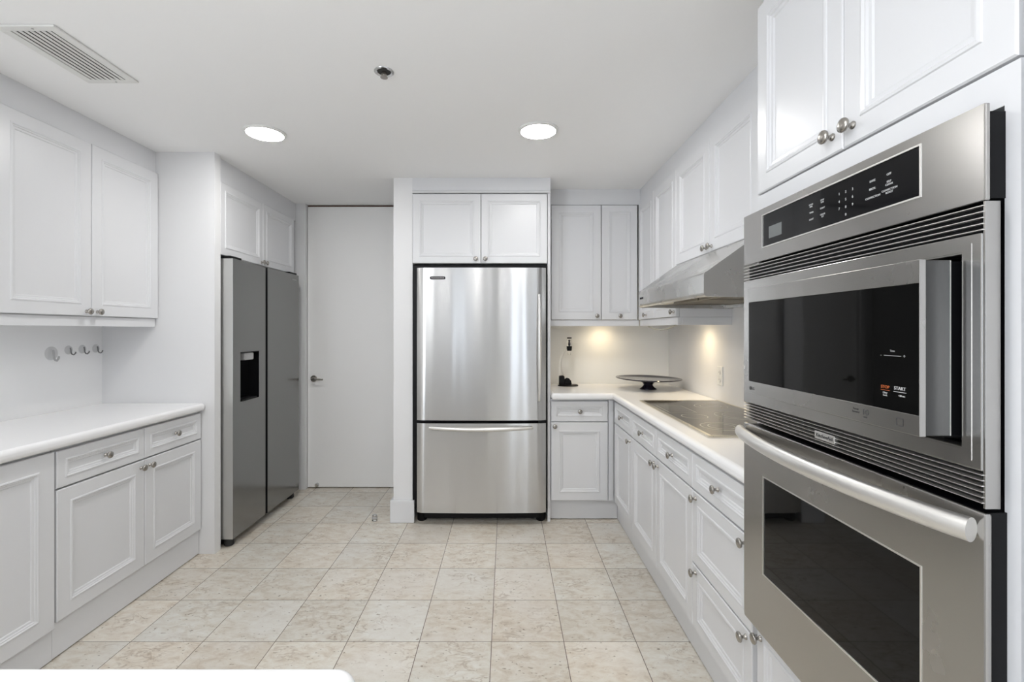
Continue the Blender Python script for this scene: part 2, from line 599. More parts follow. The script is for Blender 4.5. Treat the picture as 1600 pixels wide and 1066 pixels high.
# door in the back wall, with its dark head gap
dr = struct('door_1', MB().box(DX0 + 0.004, DX1 - 0.004, 3.887, 3.93, 0.010, 2.342), M['door'], bevel=0.002)
obj('head_strip', MB().box(DX0, DX1, 3.90, 3.945, 2.3435, 2.356), M['brown'], dr)
dh = obj('door_handle', MB().lathe([(0.027, 3.8868), (0.027, 3.880), (0.024, 3.877)], (-1.600, 0, 0.912), 'y', 24), M['nickel'], dr, smooth=0.6)
obj('lever', MB().tube([(-1.600, 3.878, 0.912), (-1.600, 3.842, 0.912), (-1.592, 3.833, 0.912), (-1.57, 3.830, 0.912), (-1.505, 3.832, 0.909)],
                       [0.010, 0.010, 0.010, 0.009, 0.007], 12), M['nickel'], dh, smooth=0.9)
obj('bumper', MB().lathe([(0.016, 3.8868), (0.016, 3.872), (0.012, 3.866)], (-1.572, 0, 0.030), 'y', 16), M['chrome'], dr, smooth=0.6)
st = obj('door_stop', MB().lathe([(0.019, 0.0), (0.019, 0.008), (0.016, 0.012), (0.016, 0.040), (0.013, 0.044)], (0, 0, 0), 'z', 20), M['chrome'], None, (-0.905, 3.215, 0.0005), smooth=0.6)
tag(st, 'small satin metal door stop standing on the tiles before the white door', 'door stop')
obj('rubber_ring', MB().lathe([(0.0172, 0.018), (0.0185, 0.021), (0.0185, 0.029), (0.0172, 0.032)], (0, 0, 0), 'z', 20), M['grey_plastic'], st, smooth=0.6)

# ------------------------------------------------------------------ ceiling fittings


def downlight(x, y, label, r=0.104):
    t = thing('ceiling_light', label, 'ceiling light', (x, y, CEIL - 0.012), 0, 'round flush ceiling lights')
    obj('trim_ring', MB().lathe([(r, 0.0115), (r, 0.007), (r - 0.004, 0.002), (r - 0.013, 0.0), (r - 0.0145, 0.003), (r - 0.0145, 0.0115)], n=48), M['white_plastic'], t, smooth=0.6)
    obj('diffuser', MB().lathe([(r - 0.015, 0.010), (r - 0.015, 0.002), (r - 0.02, -0.0005)], n=48), M['lamp'], t, smooth=0.5)
    return t


downlight(-1.274, 2.468, 'lit round ceiling light above the dark side-by-side fridge aisle')
downlight(0.167, 2.436, 'lit round ceiling light in front of the bottom-freezer fridge')
downlight(-1.274, 0.55, 'added round fill light, out of view above the peninsula counter')  # this and the next three are unseen lamps added for broad fill
downlight(-0.40, 0.35, 'added round fill light, out of view above the aisle by the wall oven')
downlight(-1.274, -1.4, 'added round fill light, out of view behind the camera near the added side window')
downlight(0.167, -1.4, 'added round fill light, out of view behind the camera on the right')

v = thing('ceiling_vent', 'white rectangular air vent with long slats in the ceiling', 'vent', (-1.65, 1.78, CEIL))
obj('frame', MB().box(-0.105, 0.105, -0.185, -0.158, -0.008, -0.0005).box(-0.105, 0.105, 0.158, 0.185, -0.008, -0.0005)
    .box(-0.105, -0.072, -0.158, 0.158, -0.008, -0.0005).box(0.072, 0.105, -0.158, 0.158, -0.008, -0.0005), M['white_plastic'], v, bevel=0.002)
obj('duct_shade', MB().box(-0.072, 0.072, -0.158, 0.158, -0.0010, -0.0004), M['cavity'], v)  # thin dark sheet in place of the unlit duct
for k in range(7):
    xx = -0.060 + k * 0.020
    obj('slat', MB().prism([(xx - 0.0085, -0.0055), (xx + 0.0078, -0.0085), (xx + 0.0085, -0.0072), (xx - 0.0078, -0.0042)], -0.157, 0.157, 'y'), M['white_plastic'], v)
for yy in (-0.172, 0.172):
    obj('screw', MB().lathe([(0.004, -0.0079), (0.0035, -0.0095)], (0.02, yy, 0), 'z', 10), M['grey_plastic'], v)

sp = thing('fire_sprinkler', 'small metal fire sprinkler recessed in the ceiling', 'sprinkler', (-0.494, 1.889, CEIL))
obj('escutcheon', MB().lathe([(0.040, -0.0006), (0.039, -0.003), (0.030, -0.004), (0.027, -0.0015), (0.027, -0.0006)], n=32), M['chrome'], sp, smooth=0.6)
obj('cup', MB().lathe([(0.0265, -0.0008), (0.0265, -0.0016)], n=24), M['cavity'], sp)  # flat dark disc in place of the unlit recess
obj('sprinkler_head', MB().lathe([(0.010, -0.0017), (0.010, -0.010), (0.006, -0.012), (0.005, -0.020), (0.012, -0.022), (0.015, -0.023), (0.015, -0.0245)], n=16)
    .tube([(-0.009, 0, -0.008), (-0.011, 0, -0.016), (-0.004, 0, -0.022)], 0.0018, 8).tube([(0.009, 0, -0.008), (0.011, 0, -0.016), (0.004, 0, -0.022)], 0.0018, 8), M['nickel'], sp, smooth=0.6)

# ------------------------------------------------------------------ left side: base units, counter, wall cupboard, hooks
BZ0, BZ1, GAP = 0.148, 0.8415, 0.685      # bottom of fronts, underside of counter, drawer/door gap
lx = -1.785


def pair_front(t, a, b, z0, z1, style='door', zk=None):
    """two doors meeting in the middle with knobs by the meeting line"""
    c = (a + b) / 2
    zk = z1 - 0.03 if zk is None else zk
    panel_front('door', t, a, c, z0, z1, [(c - 0.03, zk)])
    panel_front('door', t, c, b, z0, z1, [(c + 0.03, zk)])


t = thing('base_cabinet', 'white base cabinet with one tall plain front, nearest on the left wall', 'cabinet', (lx, 1.250, 0), LEFT)
carcass(t, 0.600, 0.575, BZ0, BZ1)
panel_front('door', t, 0.0, 0.600, BZ0 - 0.02, 0.832, fw=0.062)

t = thing('base_cabinet', 'white base cabinet with two drawers over two doors, under the left counter', 'cabinet', (lx, 1.855, 0), LEFT)
carcass(t, 0.880, 0.575, BZ0, BZ1)
for a, b in ((0.0, 0.453), (0.453, 0.880)):
    panel_front('drawer', t, a, b, GAP - 0.006, 0.830, [((a + b) / 2, (GAP + 0.83) / 2)], style='drawer')
panel_front('door', t, 0.0, 0.453, BZ0, GAP - 0.010, [(0.453 - 0.026, GAP - 0.045)])
panel_front('door', t, 0.453, 0.880, BZ0, GAP - 0.010, [(0.453 + 0.030, GAP - 0.045)])

o = obj('toe_kick_board', MB().box(-1.82, -1.802, 1.852, 2.738, 0.0045, 0.1465), M['cabinet'], bevel=0.001)
tag(o, 'long white toe kick board under the left two-door base cabinet', 'toe kick')
o = obj('toe_kick_board', MB().box(-1.82, -1.800, 1.250, 1.850, 0.0045, 0.127), M['cabinet'], bevel=0.001)
tag(o, 'white toe kick board under the nearest left base cabinet with plain front', 'toe kick')


def slab(name, poly, z0, z1, m, nose=0.018, seg=5):
    return obj(name, MB().prism(poly, z0, z1, 'z'), m, bevel=nose, seg=seg, smooth=0.6)


CT0, CT1 = 0.8425, 0.8875
o = slab('countertop', [(-2.368, 1.246), (-1.76, 1.246), (-1.76, 2.738), (-2.368, 2.738)], CT0, CT1, M['counter'])
tag(o, 'bare white countertop with rounded edge along the left wall', 'countertop')

t = thing('wall_cabinet', 'white double-door wall cabinet above the left counter', 'cabinet', (-2.038, 1.862, 0), LEFT)
carcass(t, 0.876, 0.330, 1.381, 2.2355)
panel_front('door', t, 0.0, 0.436, 1.381, 2.232, [(0.436 - 0.030, 1.404)])
panel_front('door', t, 0.436, 0.876, 1.381, 2.232, [(0.436 + 0.030, 1.404)])
obj('light_rail', MB().box(0.002, 0.872, 0.016, 0.040, 1.332, 1.3805), M['cabinet'], t, bevel=0.002)


def hook(y, z, r, m, label):
    t = thing('wall_hook', label, 'hook', (XL + 0.0005, y, z), LEFT, 'suction hooks under the left wall cabinet')
    obj('suction_cup', MB().lathe([(r, -0.0003), (r * 0.96, -0.002), (r * 0.6, -0.005), (r * 0.3, -0.009), (r * 0.2, -0.010)], axis='y', n=28), M['clear_plastic'], t, smooth=0.8)
    s = r / 0.024
    obj('hook_arm', MB().tube([(0, -0.010, 0.012 * s), (0, -0.013, 0.0), (0, -0.014, -0.014 * s), (0.0, -0.020, -0.024 * s), (0.0, -0.029 * 1, -0.026 * s), (0.0, -0.038, -0.018 * s), (0, -0.040, -0.010 * s)],
                              0.0032 * s, 10), m, t, smooth=0.9)
    return t


M['dark_hook'] = steel('dark hook metal', (0.20, 0.20, 0.20), 0.3)
hook(2.433, 1.192, 0.036, M['grey_plastic'], 'largest wall hook, with clear suction cup and pale arm, under the left wall cabinet')
hook(2.529, 1.206, 0.024, M['dark_hook'], 'small dark wall hook next to the large pale hook')
hook(2.611, 1.207, 0.024, M['dark_hook'], 'middle one of the three small dark wall hooks')
hook(2.697, 1.208, 0.024, M['dark_hook'], 'small dark wall hook farthest from the large pale hook')

# peninsula worktop, its rounded corner showing at the bottom of the view
t = thing('kitchen_peninsula', 'white peninsula counter with rounded corner in front of the camera', 'counter', (-0.183, 0.108, 0))
rc = 0.03
pl = [(-1.45, 0.0), (0, 0.0)] + [(-rc + rc * math.cos(a), 0.486 - rc + rc * math.sin(a)) for a in [PI / 2 * k / 6 for k in range(7)]] + [(-1.45, 0.486)]
obj('countertop', MB().prism(pl, CT0, CT1, 'z'), M['counter'], t, bevel=0.016, seg=5, smooth=0.6)
obj('body', MB().box(-1.42, -0.03, 0.02, 0.455, 0.0005, CT0 - 0.0005), M['cabinet'], t, bevel=0.002)

# ------------------------------------------------------------------ dark side-by-side fridge in the left niche
t = thing('side_by_side_refrigerator', 'tall dark grey side-by-side refrigerator with water dispenser', 'refrigerator', (-1.645, 2.812, 0), LEFT)
obj('body', MB().box(0.004, 0.890, 0.092, 0.715, 0.045, 1.742), M['grey_steel'], t, bevel=0.003)
obj('gasket', MB().box(0.010, 0.884, 0.082, 0.093, 0.06, 1.735).box(0.386, 0.410, 0.020, 0.082, 0.055, 1.74), M['black'], t)


def shell_door(name, x0, x1, hole=None):
    z0, z1 = 0.052, 1.747
    d = 0.080
    if hole:
        hx0, hx1, hz0, hz1 = hole
        mb = MB().frame(x0, x1, z0, z1, hx0, hx1, hz0, hz1, 0.0, d)
    else:
        mb = MB().box(x0, x1, 0, d, z0, z1)
    me = mb.mesh(name, M['dark_steel'])
    me.materials.append(M['grey_steel'])
    me.materials.append(M['black'])
    for p in me.polygons:
        if abs(p.normal.y) < 0.5:
            p.material_index = 1
            if (x0 > 0.3 and p.normal.x < -0.5) or (x0 < 0.3 and p.normal.x > 0.5 and p.center.x > x1 - 0.01):
                p.material_index = 2
    return obj(name, me, None, t, bevel=0.003)


HX0, HX1, HZ0, HZ1 = 0.079, 0.302, 0.868, 1.177
dl = shell_door('door', 0.0, 0.381, (HX0, HX1, HZ0, HZ1))
dr2 = shell_door('door', 0.408, 0.894)
rec = MB().box(HX0, HX1, 0.070, 0.078, HZ0, HZ1).box(HX0 + 0.0005, HX0 + 0.003, 0.002, 0.070, HZ0, HZ1).box(HX1 - 0.003, HX1 - 0.0005, 0.002, 0.070, HZ0, HZ1)
rec.box(HX0, HX1, 0.002, 0.070, HZ0 + 0.0005, HZ0 + 0.004).box(HX0, HX1, 0.002, 0.070, HZ1 - 0.004, HZ1 - 0.0005)
dp = obj('dispenser', rec, M['panel_glass'], t)
obj('nozzle_block', MB().box(HX0 + 0.070, HX0 + 0.175, 0.010, 0.068, HZ1 - 0.055, HZ1 - 0.006), M['grey_plastic'], dp, bevel=0.008)
obj('paddle', MB().box(HX0 + 0.030, HX0 + 0.055, 0.050, 0.060, HZ0 + 0.02, HZ1 - 0.06), M['grey_plastic'], dp, bevel=0.003)
obj('drip_tray', MB().box(HX0 + 0.03, HX1 - 0.02, 0.004, 0.066, HZ0 + 0.0045, HZ0 + 0.012), M['black'], dp, bevel=0.002)
obj('hinge_cover', MB().box(0.004, 0.120, 0.015, 0.150, 1.7475, 1.764), M['black'], t, bevel=0.003)
obj('hinge_cover', MB().box(0.775, 0.890, 0.015, 0.150, 1.7475, 1.764), M['black'], t, bevel=0.003)
obj('base_grille', MB().box(0.03, 0.864, 0.060, 0.090, 0.012, 0.050), M['black'], t)
for xx in (0.045, 0.85):
    obj('foot', MB().lathe([(0.024, 0.0005), (0.028, 0.006), (0.028, 0.03), (0.02, 0.05)], (xx, 0.050, 0), 'z', 20), M['rubber'], t, smooth=0.6)
text('lettering', 'SAMSUNG', 0.016, M['print'], dr2, (0.812, -0.0008, 1.704))

t = thing('wall_cabinet', 'small white double-door cabinet above the dark side-by-side fridge', 'cabinet', (-1.7145, 2.802, 0), LEFT)
carcass(t, 0.976, 0.640, 1.772, 2.212)
panel_front('door', t, 0.0, 0.492, 1.767, 2.210, [(0.492 - 0.022, 1.790)], fw=0.045)
panel_front('door', t, 0.492, 0.976, 1.767, 2.210, [(0.492 + 0.022, 1.790)], fw=0.045)

# ------------------------------------------------------------------ steel bottom-freezer fridge in the middle
t = thing('bottom_freezer_refrigerator', 'stainless bottom-freezer refrigerator between pillar and far counter', 'refrigerator', (-0.6245, 3.205, 0), FRONT)
obj('body', MB().box(-0.0165, 0.906, 0.0, 0.625, 0.090, 1.760), M['black'], t, bevel=0.002)
obj('base_grille', MB().box(0.06, 0.845, 0.010, 0.060, 0.022, 0.0895), M['black'], t)
for xx in (0.040, 0.862):
    obj('foot', MB().lathe([(0.030, 0.0005), (0.034, 0.010), (0.034, 0.060), (0.040, 0.0895)], (xx, 0.040, 0), 'z', 20), M['black'], t, smooth=0.6)


def bowed(x0, x1, z0, z1, y0, y1, bow=0.010, n=28):
    mb = MB()
    poly = []
    for k in range(n + 1):
        s = k / n
        e = min(s, 1 - s)
        y = y0 + bow * (2 * s - 1) ** 2
        if e < 0.012:
            y += 0.010 * (1 - e / 0.012) ** 2
        poly.append((x0 + (x1 - x0) * s, y))
    poly += [(x1, y1), (x0, y1)]
    return mb.prism(poly, z0, z1, 'z')


FX0, FX1 = 0.0235, 0.8915
fd = obj('door', bowed(FX0, FX1, 0.709, 1.733, -0.080, -0.001), M['fridge'], t, smooth=0.5)
fz = obj('freezer_drawer', bowed(FX0, FX1, 0.0886, 0.689, -0.080, -0.001), M['fridge'], t, smooth=0.5)
hy = -0.082
pts = []
for k in range(17):
    s = k / 16
    pts.append((0.8445, hy - 0.006 - 0.036 * math.sin(PI * s) ** 0.6, 0.842 + (1.552 - 0.842) * s))
obj('handle', MB().tube(pts, [0.008 + 0.004 * math.sin(PI * k / 16) for k in range(17)], 12), M['handle'], fd, smooth=0.9)
pts = []
for k in range(21):
    s = k / 20
    pts.append((0.112 + (0.798 - 0.112) * s, hy - 0.010 - 0.055 * math.sin(PI * s) ** 0.8, 0.662))
obj('handle', MB().tube(pts, [0.010 + 0.004 * math.sin(PI * k / 20) for k in range(21)], 12), M['handle'], fz, smooth=0.9)
obj('hinge', MB().box(0.03, 0.075, -0.060, -0.002, 1.7335, 1.745), M['black'], t, bevel=0.002)
obj('hinge', MB().box(0.845, 0.888, -0.060, -0.002, 0.6895, 0.7085), M['black'], t)


def pill(mb, cx, cz, w, h, y0, y1, n=8):
    r = h / 2
    poly = [(cx + w / 2 - r + r * math.cos(a), cz + r * math.sin(a)) for a in [-PI / 2 + PI * k / n for k in range(n + 1)]]
    poly += [(cx - w / 2 + r + r * math.cos(a), cz + r * math.sin(a)) for a in [PI / 2 + PI * k / n for k in range(n + 1)]]
    return mb.prism(poly, y0, y1, 'y')


bd = obj('badge', pill(MB(), 0.165, 1.664, 0.104, 0.019, -0.080, -0.0725), M['black'], fd)
text('lettering', 'KitchenAid', 0.0165, M['print'], bd, (0.165, -0.0802, 1.6645), sx=1.15)

t = thing('wall_cabinet', 'white double-door cabinet above the stainless bottom-freezer fridge', 'cabinet', (-0.641, 3.189, 0), FRONT)
carcass(t, 0.922, 0.64, 1.772, 2.249)
panel_front('door', t, 0.0, 0.468, 1.770, 2.247, [(0.468 - 0.034, 1.800)], fw=0.045)
panel_front('door', t, 0.468, 0.922, 1.770, 2.247, [(0.468 + 0.031, 1.800)], fw=0.045)
o = obj('end_panel', MB().box(0.2835, 0.3025, 3.202, 3.735, 0.0005, 2.2615), M['cabinet'], bevel=0.001)
tag(o, 'tall narrow white end panel at the right flank of the stainless fridge', 'panel')

# ------------------------------------------------------------------ far counter and right run
t = thing('base_cabinet', 'white base cabinet with one drawer over one door beside the stainless fridge', 'cabinet', (0.305, 3.190, 0), FRONT)
carcass(t, 0.985, 0.540, BZ0, BZ1)
panel_front('drawer', t, 0.0, 0.391, GAP + 0.004, 0.830, [(0.196, 0.760)], style='drawer')
panel_front('door', t, 0.0, 0.391, BZ0, GAP, [(0.026, GAP - 0.026)])
obj('filler_strip', MB().box(0.394, 0.428, 0.006, 0.0213, BZ0, 0.836), M['cabinet'], t)

rx = 0.733
t = thing('base_cabinet', 'white one-drawer one-door base cabinet in the far corner of the right run', 'cabinet', (rx, 3.166, 0), RIGHT)
carcass(t, 0.436, 0.560, BZ0, BZ1)
panel_front('drawer', t, 0.0, 0.436, GAP + 0.004, 0.830, [(0.218, 0.760)], style='drawer')
panel_front('door', t, 0.0, 0.436, BZ0, GAP, [(0.436 - 0.035, GAP - 0.030)])

t = thing('base_cabinet', 'white base cabinet with two drawers and two doors below the cooktop', 'cabinet', (rx, 2.730, 0), RIGHT)
carcass(t, 0.890, 0.560, BZ0, BZ1)
for a in (0.0, 0.445):
    panel_front('drawer', t, a, a + 0.445, GAP + 0.004, 0.830, [(a + 0.2225, 0.760)], style='drawer')
pair_front(t, 0.0, 0.890, BZ0, GAP, zk=GAP - 0.030)

t = thing('base_cabinet', 'white bank of one shallow and two deep drawers next to the wall oven', 'cabinet', (rx, 1.840, 0), RIGHT)
carcass(t, 0.470, 0.560, BZ0, BZ1)
panel_front('drawer', t, 0.0, 0.447, GAP + 0.004, 0.830, [(0.2235, 0.760)], style='drawer')
panel_front('drawer', t, 0.0, 0.447, 0.402, GAP, [(0.035, GAP - 0.024), (0.447 - 0.035, GAP - 0.024)], fw=0.045)
panel_front('drawer', t, 0.0, 0.447, BZ0, 0.398, [(0.035, 0.374), (0.447 - 0.035, 0.374)], fw=0.045)

o = obj('toe_kick_board', MB().box(0.305, 0.770, 3.247, 3.265, 0.0045, 0.1465), M['cabinet'], bevel=0.001)
tag(o, 'short white toe kick board facing the room beside the stainless fridge', 'toe kick')
o = obj('toe_kick_board', MB().box(0.772, 0.790, 0.672, 3.265, 0.0045, 0.1465), M['cabinet'], bevel=0.001)
tag(o, 'long white toe kick board under the right run of base cabinets', 'toe kick')

o = slab('countertop', [(0.305, 3.145), (0.714, 3.145), (0.714, 1.369), (1.2985, 1.369), (1.2985, 3.7345), (0.305, 3.7345)], CT0, CT1, M['counter'])
tag(o, 'white L-shaped countertop with the cooktop, wrapping the right corner', 'countertop')

# cooktop
CK = CT1 + 0.0005
t = thing('cooktop', 'black glass cooktop with metal rim set on the right countertop', 'cooktop', (0.795, 2.790, CK), RIGHT)
CW, CD = 0.950, 0.475
obj('glass', MB().box(0.0122, CW - 0.0162, 0.0202, CD - 0.0122, 0.0, 0.0065), M['cooktop'], t)
rim = MB().box(0, CW, 0, 0.020, 0, 0.008).box(0, CW, CD - 0.012, CD, 0, 0.008).box(0, 0.012, 0.020, CD - 0.012, 0, 0.008).box(CW - 0.016, CW, 0.020, CD - 0.012, 0, 0.008)
obj('rim', rim, M['cook_rim'], t, bevel=0.002)


def ring(cx, cy, r, w=0.0022):
    mb = MB()
    n = 48
    vs = []
    for rr, z in ((r - w, 0.0066), (r - w, 0.00685), (r + w, 0.00685), (r + w, 0.0066)):
        vs += [(cx + rr * math.cos(2 * PI * k / n), cy + rr * math.sin(2 * PI * k / n), z) for k in range(n)]
    fs = [(j * n + k, j * n + (k + 1) % n, ((j + 1) % 4) * n + (k + 1) % n, ((j + 1) % 4) * n + k) for j in range(4) for k in range(n)]
    return mb.add(vs, fs)


for cx, cy, r in ((0.22, 0.33, 0.085), (0.22, 0.33, 0.055), (0.50, 0.34, 0.105), (0.50, 0.34, 0.07), (0.76, 0.14, 0.085), (0.76, 0.14, 0.055), (0.78, 0.345, 0.075), (0.52, 0.12, 0.06)):
    obj('burner_ring', ring(cx, cy, r), M['marking'], t)
q = MB()
for a in ((0.20, 0.42, 0.035, 0.039), (0.20, 0.42, 0.170, 0.174), (0.20, 0.204, 0.039, 0.170), (0.416, 0.42, 0.039, 0.170)):
    q.box(a[0], a[1], a[2], a[3], 0.0066, 0.00685)
obj('control_outline', q, M['marking'], t)

# corner wall cabinets
UZ0, UZ1 = 1.390, 2.2425
t = thing('wall_cabinet', 'white two-door wall cabinet facing the room right of the stainless fridge', 'cabinet', (0.331, 3.450, 0), FRONT)
carcass(t, 0.643, 0.284, UZ0, UZ1)
obj('filler_strip', MB().box(-0.027, -0.001, 0.004, 0.022, 1.344, UZ1), M['cabinet'], t)
panel_front('door', t, 0.0, 0.371, UZ0, 2.240, [(0.371 - 0.034, 1.420)])
panel_front('door', t, 0.373, 0.640, UZ0, 2.240, [(0.507, 1.420)], fw=0.05)
obj('light_rail', MB().box(-0.027, 0.655, 0.012, 0.034, 1.344, UZ0 - 0.0005), M['cabinet'], t, bevel=0.002)


def puck(t, x, y, energy):
    p = obj('under_cabinet_light', MB().lathe([(0.034, UZ0 - 0.0006), (0.034, UZ0 - 0.012), (0.028, UZ0 - 0.014)], (x, y, 0), 'z', 24), M['puck'], t, smooth=0.6)
    l = bpy.data.lights.new('puck_lamp', 'SPOT')
    l.energy = energy
    l.color = (1.0, 0.80, 0.50)
    l.spot_size = 2.9
    l.spot_blend = 1.0
    l.shadow_soft_size = 0.05
    lo = bpy.data.objects.new('puck_lamp', l)
    C.objects.link(lo)
    lo.parent = p
    lo.location = (x, y, UZ0 - 0.02)
    return p


puck(t, 0.42, 0.17, 1.0)

t = thing('wall_cabinet', 'white two-door corner wall cabinet at the far end of the range hood', 'cabinet', (0.975, 3.449, 0), RIGHT)
b = MB().box(0.001, 0.762, 0.0215, 0.324, UZ0, UZ1)
obj('body', b, M['cabinet'], t, bevel=0.001)
panel_front('door', t, 0.002, 0.354, UZ0, 2.240, [(0.195, 1.420)], fw=0.05)
panel_front('door', t, 0.356, 0.762, UZ0, 2.240, [(0.762 - 0.034, 1.420)], fw=0.05)
obj('light_rail', MB().box(0.004, 0.762, 0.012, 0.034, 1.344, UZ0 - 0.0005).box(0.740, 0.762, 0.034, 0.324, 1.344, UZ0 - 0.0005), M['cabinet'], t, bevel=0.002)
puck(t, 0.46, 0.19, 1.8)

t = thing('wall_cabinet', 'white double-door wall cabinet directly above the range hood', 'cabinet', (0.975, 2.684, 0), RIGHT)
carcass(t, 0.884, 0.324, 1.690, UZ1)
panel_front('door', t, 0.0, 0.441, 1.686, 2.240, [(0.441 - 0.034, 1.712)])
panel_front('door', t, 0.441, 0.884, 1.686, 2.240, [(0.441 + 0.026, 1.712)])

cpts = [(1.010, 3.36, 1.352), (1.005, 3.28, 1.336), (1.000, 3.15, 1.322), (0.998, 3.02, 1.316), (0.998, 2.90, 1.322), (1.000, 2.80, 1.336), (1.010, 2.745, 1.352)]
o = obj('power_cord', MB().tube(cpts, 0.0045, 10), M['cord'], smooth=0.9)
tag(o, 'grey power cord sagging below the corner wall cabinet', 'cord')

# range hood
t = thing('range_hood', 'stainless under-cabinet range hood above the cooktop', 'range hood', (0.757, 2.672, 0), RIGHT)
HW = 0.882
prof = [(0.0, 1.456), (0.003, 1.448), (0.012, 1.442), (0.012, 1.470), (0.530, 1.470), (0.530, 1.440), (0.540, 1.440), (0.540, 1.683), (0.214, 1.683), (0.010, 1.537), (0.003, 1.534), (0.0, 1.527)]
obj('body', MB().prism(prof, 0.006, HW - 0.006, 'x'), M['hood'], t)
side = [(0.0, 1.456), (0.003, 1.448), (0.012, 1.441), (0.540, 1.436), (0.540, 1.683), (0.214, 1.683), (0.010, 1.537), (0.003, 1.534), (0.0, 1.527)]
obj('side_panel', MB().prism(side, HW - 0.006, HW, 'x'), M['hood'], t)
obj('side_panel', MB().prism(side, 0.0, 0.006, 'x'), M['hood'], t)
for a, b in ((0.05, 0.43), (0.45, 0.83)):
    mb = MB().frame(a, b, 0.16, 0.50, a + 0.012, b - 0.012, 0.172, 0.488, 1.455, 1.468)
    mb.v = [(p[0], p[2], p[1]) for p in mb.v]
    fo = obj('grease_filter', mb, M['filter'], t)
    fm = MB()
    for k in range(24):
        u = a + 0.014 + (b - a - 0.03) * k / 23
        fm.box(u, u + 0.006, 0.172, 0.488, 1.459, 1.464)
    fm.box(a + 0.012, b - 0.012, 0.172, 0.488, 1.465, 1.467)
    obj('mesh', fm, M['filter'], fo)
for a in (0.12, 0.70):
    obj('light_lens', MB().box(a, a + 0.10, 0.035, 0.125, 1.452, 1.4695), M['lens'], t, bevel=0.006)
    hl = bpy.data.lights.new('hood_lamp', 'SPOT')
    hl.energy, hl.color, hl.spot_size, hl.spot_blend, hl.shadow_soft_size = 1.6, (1.0, 0.82, 0.55), 2.6, 1.0, 0.04
    ho = bpy.data.objects.new('hood_lamp', hl)
    C.objects.link(ho)
    ho.parent = t
    ho.location = (a + 0.05, 0.08, 1.448)
for a, z in ((0.035, 1.492), (0.065, 1.492)):
    obj('switch', MB().box(a, a + 0.016, -0.003, 0.002, z - 0.005, z + 0.005), M['black'], t)

# outlet
t = thing('wall_outlet', 'white double power outlet on the right splash wall behind the cooktop', 'outlet', (XR - 0.0005, 2.833, 1.036), RIGHT)
pt_ = obj('plate', MB().rings(-0.036, 0.036, -0.058, 0.058, [(0, 0), (0, -0.003), (0.003, -0.006)]), M['white_plastic'], t)
for z in (-0.022, 0.022):
    so = obj('socket', MB().lathe([(0.016, -0.0061), (0.016, -0.0085), (0.0155, -0.009)], (0, 0, z), 'y', 20), M['white_plastic'], pt_, smooth=0.6)
    obj('slot', MB().box(-0.007, -0.0055, -0.0093, -0.0091, z - 0.004, z + 0.006).box(0.0055, 0.007, -0.0093, -0.0091, z - 0.004, z + 0.006), M['black'], so)

# wine aerator on its stand
t = thing('wine_aerator_stand', 'wine aerator on a curved clear arm with black base, on the far counter', 'wine aerator', (0.462, 3.585, CT1 + 0.0005))
bs = obj('base', MB().lathe([(0.078, 0.0), (0.078, 0.005), (0.070, 0.010)], (0.012, 0, 0), 'z', 36, sy=0.75), M['black'], t, smooth=0.6)
obj('socket_block', MB().prism([(-0.058, 0.0101), (-0.010, 0.0101), (-0.018, 0.075), (-0.030, 0.080), (-0.056, 0.076)], -0.022, 0.022, 'y'), M['black'], t, bevel=0.004)
obj('rest', MB().prism([(-0.016, 0.0101), (0.040, 0.0101), (0.034, 0.040), (0.018, 0.058), (0.000, 0.062), (-0.012, 0.050)], -0.018, 0.018, 'y'), M['black'], t, bevel=0.006)
arm = [(-0.040, 0, 0.078), (-0.046, 0, 0.130), (-0.046, 0, 0.180), (-0.036, 0, 0.225), (-0.016, 0, 0.262), (0.004, 0, 0.282)]
obj('arm', MB().tube(arm, [0.018, 0.015, 0.013, 0.011, 0.010, 0.009], 14, 0.8), M['acrylic'], t, smooth=0.9)
ar = obj('aerator', MB().lathe([(0.016, 0.305), (0.020, 0.320), (0.021, 0.345), (0.017, 0.362)], (0.022, 0, 0), 'z', 24), M['acrylic'], t, smooth=0.8)
obj('collar', MB().lathe([(0.015, 0.268), (0.019, 0.272), (0.021, 0.300), (0.020, 0.304)], (0.022, 0, 0), 'z', 24), M['black'], ar, smooth=0.6)
obj('cap', MB().lathe([(0.017, 0.3625), (0.018, 0.366), (0.017, 0.371)], (0.022, 0, 0), 'z', 24), M['black'], ar, smooth=0.6)
obj('spout', MB().lathe([(0.008, 0.236), (0.011, 0.240), (0.012, 0.267)], (0.022, 0, 0), 'z', 20), M['acrylic'], ar, smooth=0.8)
obj('core', MB().lathe([(0.004, 0.3055), (0.007, 0.320), (0.004, 0.338), (0.006, 0.352)], (0.022, 0, 0), 'z', 16), M['dark_smoke'], ar, smooth=0.8)

# glass cake plate, a little tilted
t = thing('footed_glass_plate', 'wide smoked glass plate on a short foot in the counter corner', 'plate', (1.028, 3.385, CT1 + 0.0005))
t.rotation_euler = (0, 0, 0)
pp = obj('plate', MB().lathe([(0.040, 0.060), (0.12, 0.063), (0.20, 0.070), (0.226, 0.075), (0.2285, 0.079), (0.226, 0.081), (0.19, 0.076), (0.10, 0.069), (0.05, 0.066), (0.02, 0.0655)], n=64), M['smoke_glass'], t, smooth=0.9)
obj('rim', MB().lathe([(0.2295, 0.0760), (0.2320, 0.0785), (0.2295, 0.0815), (0.2275, 0.0795)], n=64), M['dark_smoke'], pp, smooth=0.9)
obj('well', MB().lathe([(0.052, 0.0662), (0.050, 0.0680)], n=40), M['dark_smoke'], pp, smooth=0.6)
obj('foot', MB().lathe([(0.060, 0.0), (0.060, 0.004), (0.040, 0.018), (0.032, 0.030), (0.040, 0.046), (0.060, 0.0595)], n=40), M['dark_smoke'], t, smooth=0.9)
pp.rotation_euler = (0, 0.018, 0)

